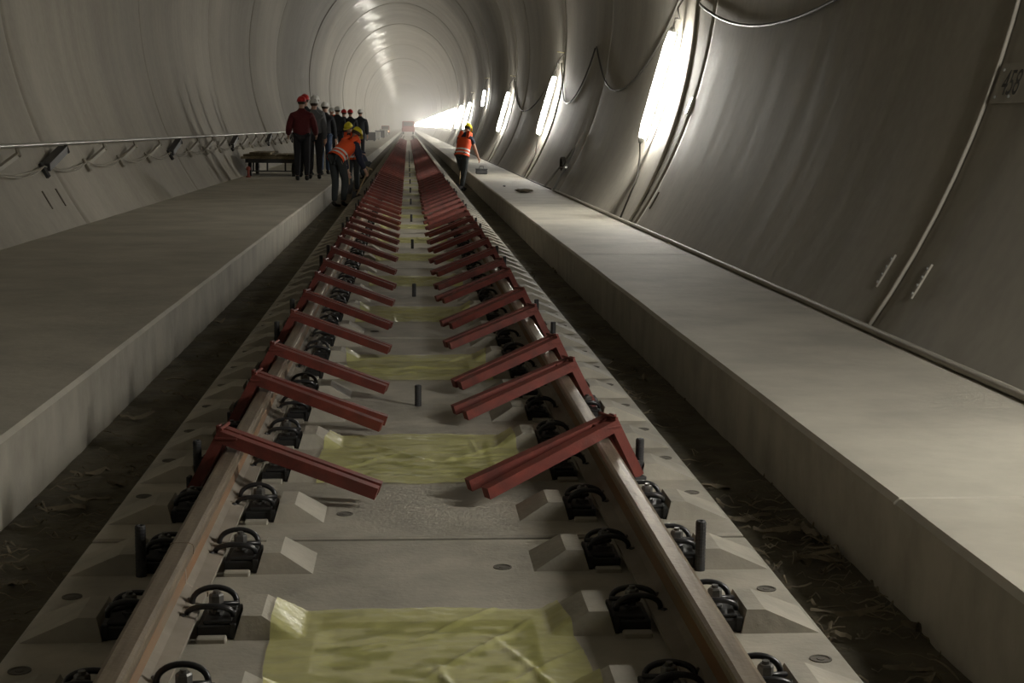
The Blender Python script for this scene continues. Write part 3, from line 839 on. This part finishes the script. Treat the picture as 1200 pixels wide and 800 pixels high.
# ------------------------------------------------------------------ people
def skin(name, chains, m, parent, sub=1):
    """chains: list of [(point, radius), ...]; chains that start at an existing point join there"""
    vs, es, rs, key = [], [], [], {}
    roots = []
    for ch in chains:
        prev = None; newroot = True
        for p, r in ch:
            k = tuple(round(c, 4) for c in p)
            if k in key:
                i = key[k]
                if prev is None: newroot = False
            else:
                i = len(vs); vs.append(p); rs.append(r if isinstance(r, tuple) else (r, r)); key[k] = i
            if prev is None and newroot: roots.append(i)
            if prev is not None and prev != i: es.append((prev, i))
            prev = i
    me = bpy.data.meshes.new(name); me.from_pydata([tuple(v) for v in vs], es, [])
    o = link(name, me, m, parent)
    md = o.modifiers.new('Skin', 'SKIN'); md.use_smooth_shade = True; md.branch_smoothing = 0.4
    sv = me.skin_vertices[0].data
    for i, r in enumerate(rs): sv[i].radius = r
    for i in roots: sv[i].use_root = True
    ss = o.modifiers.new('Sub', 'SUBSURF'); ss.levels = sub; ss.render_levels = sub
    me.materials.clear(); me.materials.append(m)
    return o
def person(loc, face, label, top, legs, helmet, lean=0.05, vest=False, arms=((0.1, 0.12, 0.15), (0.1, 0.12, 0.15)), leg=((0.0, 0.0), (0.0, 0.0)), H=1.0, crouch=0.0, head_tilt=0.0, bulk=1.0, sleeves='long', twist=0.0, stripe=True, group='people in the tunnel'):
    """arms: (forward swing, outward, elbow bend) for left (-x) and right (+x); leg: (thigh forward, knee bend)"""
    root = empty('person', loc, face, label, 'person', group)
    V = Vector
    # legs first: the lower foot decides the pelvis height
    thigh, shin = 0.43 * H, 0.42 * H
    drops = [thigh * math.cos(a) + shin * math.cos(a - b) for a, b in leg]
    hz = max(drops) + 0.09 * H
    hip = V((0, 0, hz + 0.02 * H)); sd = V((0, math.sin(lean), math.cos(lean)))
    fw = V((0, math.cos(lean), -math.sin(lean)))
    waist = hip + sd * 0.16 * H; chest = hip + sd * 0.36 * H; neck = hip + sd * 0.52 * H
    hd = lean * 0.55 + head_tilt; hdv = V((0, math.sin(hd), math.cos(hd)))
    nk2 = neck + hdv * 0.07 * H; head = neck + hdv * 0.17 * H; crown = neck + hdv * 0.26 * H
    body = [[(hip, (0.125 * H, 0.10 * H)), (waist, (0.115 * H, 0.09 * H)), (chest, (0.14 * H, 0.10 * H)), (neck, 0.065 * H), (nk2, 0.055 * H), (head - hdv * 0.03 * H, (0.070 * H, 0.080 * H)), (head + hdv * 0.04 * H, (0.075 * H, 0.090 * H)), (crown, 0.05 * H)]]
    uc = hip + sd * 0.43 * H
    jk = [[(hip - sd * 0.07 * H, (0.155 * H * bulk, 0.125 * H * bulk)), (waist, (0.16 * H * bulk, 0.125 * H * bulk)), (chest - sd * 0.04 * H, (0.165 * H * bulk, 0.13 * H * bulk)), (uc, (0.125 * H * bulk, 0.105 * H * bulk)), (neck + sd * 0.01 * H, (0.085 * H, 0.08 * H)), (neck + sd * 0.075 * H + fw * 0.01 * H, 0.068 * H)]]
    tr = [[(hip + sd * 0.03 * H, (0.14 * H, 0.11 * H))]]
    hands = []
    for s, (sw, ow, eb) in zip((-1, 1), arms):
        sh = neck - sd * 0.105 * H + V((s * 0.168 * H * (0.5 + 0.5 * bulk), 0, 0))
        u = V((s * math.sin(ow), math.sin(sw) * math.cos(ow), -math.cos(sw) * math.cos(ow)))
        el = sh + u * 0.29 * H
        f = V((s * math.sin(ow) * 0.3, math.sin(sw + eb) * math.cos(ow), -math.cos(sw + eb) * math.cos(ow))).normalized()
        wr = el + f * 0.25 * H
        body.append([(chest, (0.14 * H, 0.10 * H)), (sh, 0.060 * H), (sh + u * 0.14 * H, 0.050 * H), (el, 0.042 * H), (el + f * 0.1 * H, 0.040 * H), (wr, 0.027 * H)])
        jr = bulk
        if sleeves == 'long': jk.append([(uc, (0.125 * H * bulk, 0.105 * H * bulk)), (sh, 0.074 * H * jr), (sh + u * 0.14 * H, 0.072 * H * jr), (el, 0.062 * H * jr), (wr - f * 0.02 * H, 0.045 * H * jr)])
        else: jk.append([(uc, (0.125 * H * bulk, 0.105 * H * bulk)), (sh, 0.074 * H), (sh + u * 0.17 * H, 0.066 * H)])
        pal = wr + f * 0.08 * H
        side = f.cross(fw).normalized() if f.cross(fw).length > 0.1 else V((s, 0, 0))
        pn = V((1, 0, 0))  # fingers spread fore and aft
        ac = (pn.cross(f)).normalized()
        body[-1].append((pal, (0.018 * H, 0.034 * H)))
        hc = []
        for q, ln in zip((-1.5, -0.5, 0.5, 1.5), (0.062, 0.078, 0.082, 0.072)):
            b0 = pal + ac * q * 0.019 * H - f * 0.015 * H
            cur = V((-s * 0.35, 0, 0))
            m1 = b0 + f * ln * 0.55 * H; m2 = m1 + (f + cur * 1.2).normalized() * ln * 0.4 * H; m3 = m2 + (f + cur * 2.6).normalized() * ln * 0.3 * H
            hc.append([(b0, 0.0095 * H), (m1, 0.009 * H), (m2, 0.0085 * H), (m3, 0.007 * H)])
        t0 = wr + f * 0.035 * H + ac * 0.022 * H; t1 = t0 + (f + ac * 1.3).normalized() * 0.035 * H; t2 = t1 + (f + ac * 0.3).normalized() * 0.03 * H
        hc.append([(t0, 0.011 * H), (t1, 0.010 * H), (t2, 0.008 * H)])
        hands.append((hc, pal, f, s))
    feet = []
    for s, (a, b) in zip((-1, 1), leg):
        hp = hip + V((s * 0.095 * H, 0, -0.03 * H))
        kn = hp + V((s * 0.01, math.sin(a), -math.cos(a))) * thigh
        an = kn + V((0, math.sin(a - b), -math.cos(a - b))) * shin
        body.append([(hip, (0.125 * H, 0.10 * H)), (hp, 0.085 * H), (kn, 0.055 * H), (kn.lerp(an, 0.35), 0.055 * H), (an, 0.036 * H)])
        tr.append([(hip + sd * 0.03 * H, (0.14 * H, 0.11 * H)), (hp, 0.108 * H), (hp.lerp(kn, 0.5), 0.092 * H), (kn, 0.074 * H), (kn.lerp(an, 0.4), 0.070 * H), (an + V((0, 0, 0.015)), 0.058 * H)])
        feet.append(an)
    nose = head + V((0, math.cos(hd), -math.sin(hd))) * 0.088 * H
    allb = [c for c in body]
    for hc, *_ in hands: allb += hc
    fx = V((0, math.cos(hd), -math.sin(hd)))
    allb.append([(head + fx * 0.06 * H, 0.022 * H), (nose + fx * 0.008 * H - hdv * 0.012 * H, 0.013 * H)])
    for s in (-1, 1):
        allb.append([(head + V((s * 0.07 * H, 0, 0)), 0.012 * H), (head + V((s * 0.085 * H, 0, 0)) + hdv * 0.01, (0.006 * H, 0.02 * H))])
    skin('body', allb, M['skin'], root, 2)
    # face features
    for s in (-1, 1):
        bm = bmesh.new(); bmesh.ops.create_uvsphere(bm, u_segments=8, v_segments=6, radius=0.010 * H); e = from_bm('eye', bm, M['ink'], root, True); e.location = head + fx * 0.082 * H + V((s * 0.03 * H, 0, 0)) + hdv * 0.012 * H
    bm = bmesh.new(); c = head + fx * 0.080 * H - hdv * 0.045 * H; tube(bm, [c + V((-0.022 * H, -0.003, 0)), c, c + V((0.022 * H, -0.003, 0))], 0.004 * H, 6); from_bm('mouth', bm, M['machine'], root)
    # hair at the back and sides
    def ell(bm, c, rx, ry, rz, cut=None, seg=20):
        bmesh.ops.create_uvsphere(bm, u_segments=seg, v_segments=14, radius=1)
        if cut is not None: bmesh.ops.delete(bm, geom=[v for v in bm.verts if v.co.z < cut], context='VERTS')
        R = Matrix.Rotation(-hd, 3, 'X')
        for v in bm.verts: v.co = c + R @ V((v.co.x * rx, v.co.y * ry, v.co.z * rz))
    bm = bmesh.new(); ell(bm, head - fx * 0.018 * H + hdv * 0.02 * H, 0.084 * H, 0.094 * H, 0.095 * H, -0.75)
    bmesh.ops.delete(bm, geom=[v for v in bm.verts if (v.co - head).dot(fx) > 0.045 * H and (v.co - head).dot(hdv) < 0.07 * H], context='VERTS')
    from_bm('hair', bm, M['hair'], root, True)
    # helmet: shell, brim and ridge
    hm = {'red': 'hred', 'white': 'hwhite', 'yellow': 'hyellow'}[helmet]
    bm = bmesh.new(); hc_ = head + hdv * 0.030 * H
    ell(bm, hc_, 0.100 * H, 0.120 * H, 0.112 * H, -0.02, 24)
    R = Matrix.Rotation(-hd, 3, 'X'); ring = []
    for k in range(24):
        t = 2 * PI * k / 24; br = 0.010 + (0.045 * max(0, math.sin(t)) ** 2)
        ring.append((hc_ + R @ V((math.cos(t) * 0.100 * H, math.sin(t) * 0.120 * H, -0.002)), hc_ + R @ V((math.cos(t) * (0.100 + 0.010) * H, math.sin(t) * (0.120 + br) * H, -0.012))))
    va = [(bm.verts.new(a), bm.verts.new(b)) for a, b in ring]
    for k in range(24): bm.faces.new((va[k][0], va[k][1], va[(k + 1) % 24][1], va[(k + 1) % 24][0]))
    ridge = [hc_ + R @ V((0, math.sin(t) * 0.121 * H, math.cos(t) * 0.113 * H)) for t in [-1.2 + 0.24 * k for k in range(11)]]
    tube(bm, ridge, 0.009 * H, 6)
    ho = from_bm('helmet', bm, M[hm], root, True); sm = ho.modifiers.new('t', 'SOLIDIFY'); sm.thickness = 0.006
    skin('jacket' if sleeves == 'long' else 'shirt', jk, M[top], root, 2)
    tr[1] = tr[1]; skin('trousers', tr[1:], M[legs], root, 2)
    for an, s in zip(feet, (-1, 1)):
        skin('boot', [[(an + V((0, -0.01, 0.05 * H)), 0.055 * H), (an + V((0, -0.015, -0.03 * H)), (0.048 * H, 0.045 * H)), (an + V((0, 0.07 * H, -0.045 * H)), (0.046 * H, 0.034 * H)), (an + V((0, 0.17 * H, -0.052 * H)), (0.042 * H, 0.026 * H))]], M['boot'], root, 1)
    if vest:
        # a shell around the torso, built from elliptical rings with reflective bands on it
        def ringpts(t, k=1.0):
            c = hip + sd * (-0.07 + 0.54 * t) * H
            wv = (0.205 - 0.02 * math.sin(PI * t) + (0.012 if 0.5 < t < 0.85 else 0)) * H * (1.0 if t < 0.85 else 0.86)
            dv = (0.165 - 0.01 * math.sin(PI * t)) * H * (1.0 if t < 0.85 else 0.8)
            return [c + V((math.cos(a) * wv * k, 0, 0)) + fw * (math.sin(a) * dv * k) for a in [2 * PI * q / 24 for q in range(24)]]
        def shell(ts, k, nm, m, rt):
            bm = bmesh.new(); rr = [[bm.verts.new(p) for p in ringpts(t, k)] for t in ts]
            for a, b in zip(rr, rr[1:]):
                for q in range(24): bm.faces.new((a[q], a[(q + 1) % 24], b[(q + 1) % 24], b[q]))
            return from_bm(nm, bm, m, rt, True)
        v = shell([0.0, 0.12, 0.25, 0.4, 0.55, 0.7, 0.8, 0.88], 1.0, 'vest', M['vest'], root)
        bm = bmesh.new()
        for s in (-1, 1):
            top_ = [ringpts(0.86)[6 + s * -3], neck + V((s * 0.10 * H, 0, 0)) + sd * 0.045 * H + fw * 0.03 * H, neck + V((s * 0.10 * H, 0, 0)) + sd * 0.04 * H - fw * 0.06 * H, ringpts(0.86)[18 + s * 3]]
            tube(bm, top_, [0.05 * H, 0.055 * H, 0.055 * H, 0.05 * H], 10)
        from_bm('shoulder_strap', bm, M['vest'], v, True)
        if stripe:
            for t0 in (0.10, 0.26): shell([t0, t0 + 0.075], 1.025, 'reflective_band', M['stripe'], v)
    info = dict(root=root, hands=hands)
    return info
def world_pt(info, p):
    r = info['root']; return r.location + Matrix.Rotation(r.rotation_euler[2], 3, 'Z') @ p
# visitors on the wide walkway (backs to the camera)
person((-2.52, 35.4, BT), 0.05, 'person in a dark red jacket and red helmet standing on the wide walkway, back turned', 'redjacket', 'trouser', 'red', lean=0.04, arms=((0.25, 0.28, 0.75), (0.25, 0.28, 0.75)), H=1.10, bulk=1.28, leg=((0.05, 0.08), (-0.10, 0.05)))
person((-2.30, 36.5, BT), 0.1, 'person in a grey jacket and white helmet just right of the red jacket', 'greyjacket', 'trouser', 'white', lean=0.08, arms=((0.1, 0.12, 0.3), (0.15, 0.16, 0.2)), H=1.09, bulk=1.1, leg=((0.1, 0.1), (-0.12, 0.05)))
person((-2.60, 37.7, BT), 0.2, 'person in a red helmet mostly hidden behind the red and grey jackets', 'darkjacket', 'trouser', 'red', H=1.15)
person((-2.46, 39.4, BT), -0.2, 'tall person in a white helmet hidden behind the grey jacket', 'greyjacket', 'trouser', 'white', H=1.16)
person((-2.24, 39.9, BT), -0.15, 'person in dark jacket, blue jeans and white helmet at the right of the near group', 'darkjacket', 'jeans', 'white', lean=0.10, H=1.07, bulk=1.12, arms=((0.2, 0.12, 0.3), (0.15, 0.16, 0.2)), leg=((0.12, 0.12), (-0.1, 0.05)))
person((-2.80, 54.9, BT), PI, 'person in an orange vest and white helmet at the left of the far standing group', 'darkjacket', 'trouser', 'white', H=1.08, vest=True, arms=((0.4, 0.1, 1.2), (0.4, 0.1, 1.2)))
person((-2.50, 52.8, BT), 0.1, 'person in black with a white helmet in the middle left of the far standing group', 'darkjacket', 'trouser', 'white', H=1.09, bulk=1.2)
person((-2.44, 57.0, BT), 0.4, 'person in black with a red helmet hidden in the middle of the far standing group', 'darkjacket', 'trouser', 'red', H=1.06, bulk=1.1)
person((-2.20, 56.6, BT), 0.0, 'person in black with a bright red helmet in the far standing group', 'darkjacket', 'trouser', 'red', H=1.06, bulk=1.2)
person((-1.93, 59.5, BT), -0.2, 'person in black with a white helmet at the right end of the far standing group', 'darkjacket', 'trouser', 'white', H=1.08, bulk=1.35, lean=0.08)
# track workers
wa = person((-1.50, 30.9, FL + 0.01), -0.75, 'track worker in an orange vest and yellow helmet bending deep over the left trough', 'navy', 'greytrouser', 'yellow', lean=0.95, bulk=1.1, vest=True, arms=((0.15, 0.05, 0.25), (0.25, 0.08, 0.35)), leg=((0.12, 0.20), (0.28, 0.42)), H=1.07, head_tilt=0.15)
wb = person((-1.36, 37.0, FL + 0.01), 2.5, 'track worker in an orange vest and yellow helmet facing the camera in the left trough', 'navy', 'greytrouser', 'yellow', lean=0.30, vest=True, arms=((0.3, 0.10, 0.7), (0.35, 0.10, 0.9)), leg=((0.1, 0.15), (0.2, 0.3)), H=1.0, head_tilt=0.25)
wc = person((-1.40, 47.0, FL + 0.01), 0.6, 'track worker in a yellow helmet crouching low in the left trough', 'navy', 'greytrouser', 'yellow', lean=0.75, arms=((0.5, 0.05, 0.3), (0.5, 0.05, 0.3)), leg=((1.6, 2.1), (1.5, 2.0)), H=1.0)
wd = person((1.36, 39.3, FL + 0.01), -0.55, 'track worker in an orange vest and yellow helmet walking in the right trough', 'navy', 'greytrouser', 'yellow', lean=0.38, bulk=1.15, vest=True, sleeves='short', arms=((0.15, 0.15, 0.35), (0.30, 0.22, 0.25)), leg=((0.42, 0.30), (-0.16, 0.15)), H=1.03, head_tilt=0.35)
def spade(info, hand_i, foot, lb):
    hc, pal, f, s = info['hands'][hand_i]; top_ = world_pt(info, pal); foot = Vector(foot); d = (top_ - foot).normalized()
    root = empty('spade', foot, 0, lb, 'spade', 'spades held by the workers'); T = top_ + d * 0.12 - foot
    bm = bmesh.new(); tube(bm, [d * 0.25, T], 0.016, 8); from_bm('shaft', bm, M['tool'], root)
    bm = bmesh.new(); sx = Vector((1, 0, 0)); sx = (sx - d * sx.dot(d)).normalized()
    bar(bm, T - sx * 0.07, T + sx * 0.07, 0.03, 0.03); from_bm('grip', bm, M['tool'], root)
    bm = bmesh.new(); n_ = d.cross(sx)
    lo = [sx * -0.04 + d * 0.02, sx * 0.04 + d * 0.02, sx * 0.11 + d * 0.30, sx * -0.11 + d * 0.30]
    hexa(bm, [p - n_ * 0.003 for p in lo], [p + n_ * 0.003 for p in lo]); from_bm('blade', bm, M['darksteel'], root)
spade(wa, 1, (-1.22, 31.35, FL + 0.02), 'spade held by the worker bending over the left trough')
spade(wb, 0, (-1.45, 36.3, FL + 0.02), 'spade held by the worker facing the camera in the left trough')
spade(wd, 0, (1.27, 38.9, FL + 0.02), 'wooden handled spade held by the worker in the right trough')

# ------------------------------------------------------------------ far things
def crate(x, y, w_, d_, h_, lb, m):
    bm = bmesh.new(); box(bm, -w_ / 2, w_ / 2, -d_ / 2, d_ / 2, 0.08, h_, 0.02)
    for q in (-1, 1): box(bm, q * w_ * 0.35 - 0.06, q * w_ * 0.35 + 0.06, -d_ / 2, d_ / 2, 0, 0.08)
    o = from_bm('crate', bm, m); o.location = (x, y, BT); tag(o, lb, 'crate', 'crates far along the wide walkway')
crate(-3.2, 128, 0.9, 1.2, 0.75, 'dark crate on the far wide walkway, nearest of the row past the people', M['darksteel'])
crate(-3.1, 143, 0.9, 1.6, 0.7, 'grey crate on the far wide walkway, second of the row past the people', M['housing'])
crate(-3.0, 160, 1.0, 1.6, 0.8, 'dark crate on the far wide walkway, third of the row past the people', M['darksteel'])
crate(-2.9, 180, 1.0, 2.0, 0.9, 'grey crate on the far wide walkway, last of the row past the people', M['housing'])
def vehicle(x, y, z, sc, lb, m, lights):
    root = empty('work_vehicle', (x, y, z), 0, lb, 'vehicle')
    bm = bmesh.new(); box(bm, -0.85 * sc, 0.85 * sc, 0, 3.0 * sc, 0.35 * sc, 0.9 * sc, 0.05); from_bm('chassis', bm, m, root)
    bm = bmesh.new(); box(bm, -0.8 * sc, 0.8 * sc, 0.3, 1.8 * sc, 0.9 * sc, 1.75 * sc, 0.1); from_bm('cab', bm, m, root)
    bm = bmesh.new(); box(bm, -0.65 * sc, 0.65 * sc, 0.28, 0.32, 1.1 * sc, 1.6 * sc, 0.01); from_bm('window', bm, M['ink'], root)
    for a in (-0.65, 0.65):
        for b in (0.5, 2.4):
            bm = bmesh.new(); tube(bm, [(a * sc - 0.1, b * sc, 0.22 * sc), (a * sc + 0.1, b * sc, 0.22 * sc)], 0.21 * sc, 14); from_bm('wheel', bm, M['boot'], root)
    if lights:
        for a in (-0.6, 0.6):
            bm = bmesh.new(); tube(bm, [(a * sc, -0.02, 0.7 * sc), (a * sc, -0.07, 0.7 * sc)], 0.06, 12); from_bm('headlamp', bm, M['headlamp'], root)
vehicle(-3.4, 225, BT, 0.75, 'small vehicle with lit lamps far down the wide walkway', M['machine'], True)
vehicle(0.0, 232, RT, 1.15, 'reddish rail vehicle standing at the far end of the track', M['machine'], False)

# ------------------------------------------------------------------ haze in the tunnel air
if HAZE > 0:
    bm = bmesh.new(); n_ = 40; ya, yb = 66.0, YEND - 1
    ra = [bm.verts.new((XC + (A - 0.02) * math.cos(2 * PI * k / n_), ya, ZC + (B - 0.02) * math.sin(2 * PI * k / n_))) for k in range(n_)]
    rb_ = [bm.verts.new((v.co.x, yb, v.co.z)) for v in ra]
    for k in range(n_): bm.faces.new((ra[k], ra[(k + 1) % n_], rb_[(k + 1) % n_], rb_[k]))
    bm.faces.new(ra[::-1]); bm.faces.new(rb_)
    m = bpy.data.materials.new('haze'); m.use_nodes = True; nt = m.node_tree
    nt.nodes.remove(nt.nodes['Principled BSDF']); v = nt.nodes.new('ShaderNodeVolumeScatter')
    v.inputs['Density'].default_value = HAZE; v.inputs['Anisotropy'].default_value = 0.3; v.inputs['Color'].default_value = (0.95, 0.95, 1.0, 1)
    nt.links.new(v.outputs[0], nt.nodes['Material Output'].inputs['Volume'])
    o = from_bm('haze', bm, m); tag(o, 'thin bright haze filling the far tunnel', 'haze', kind='stuff')
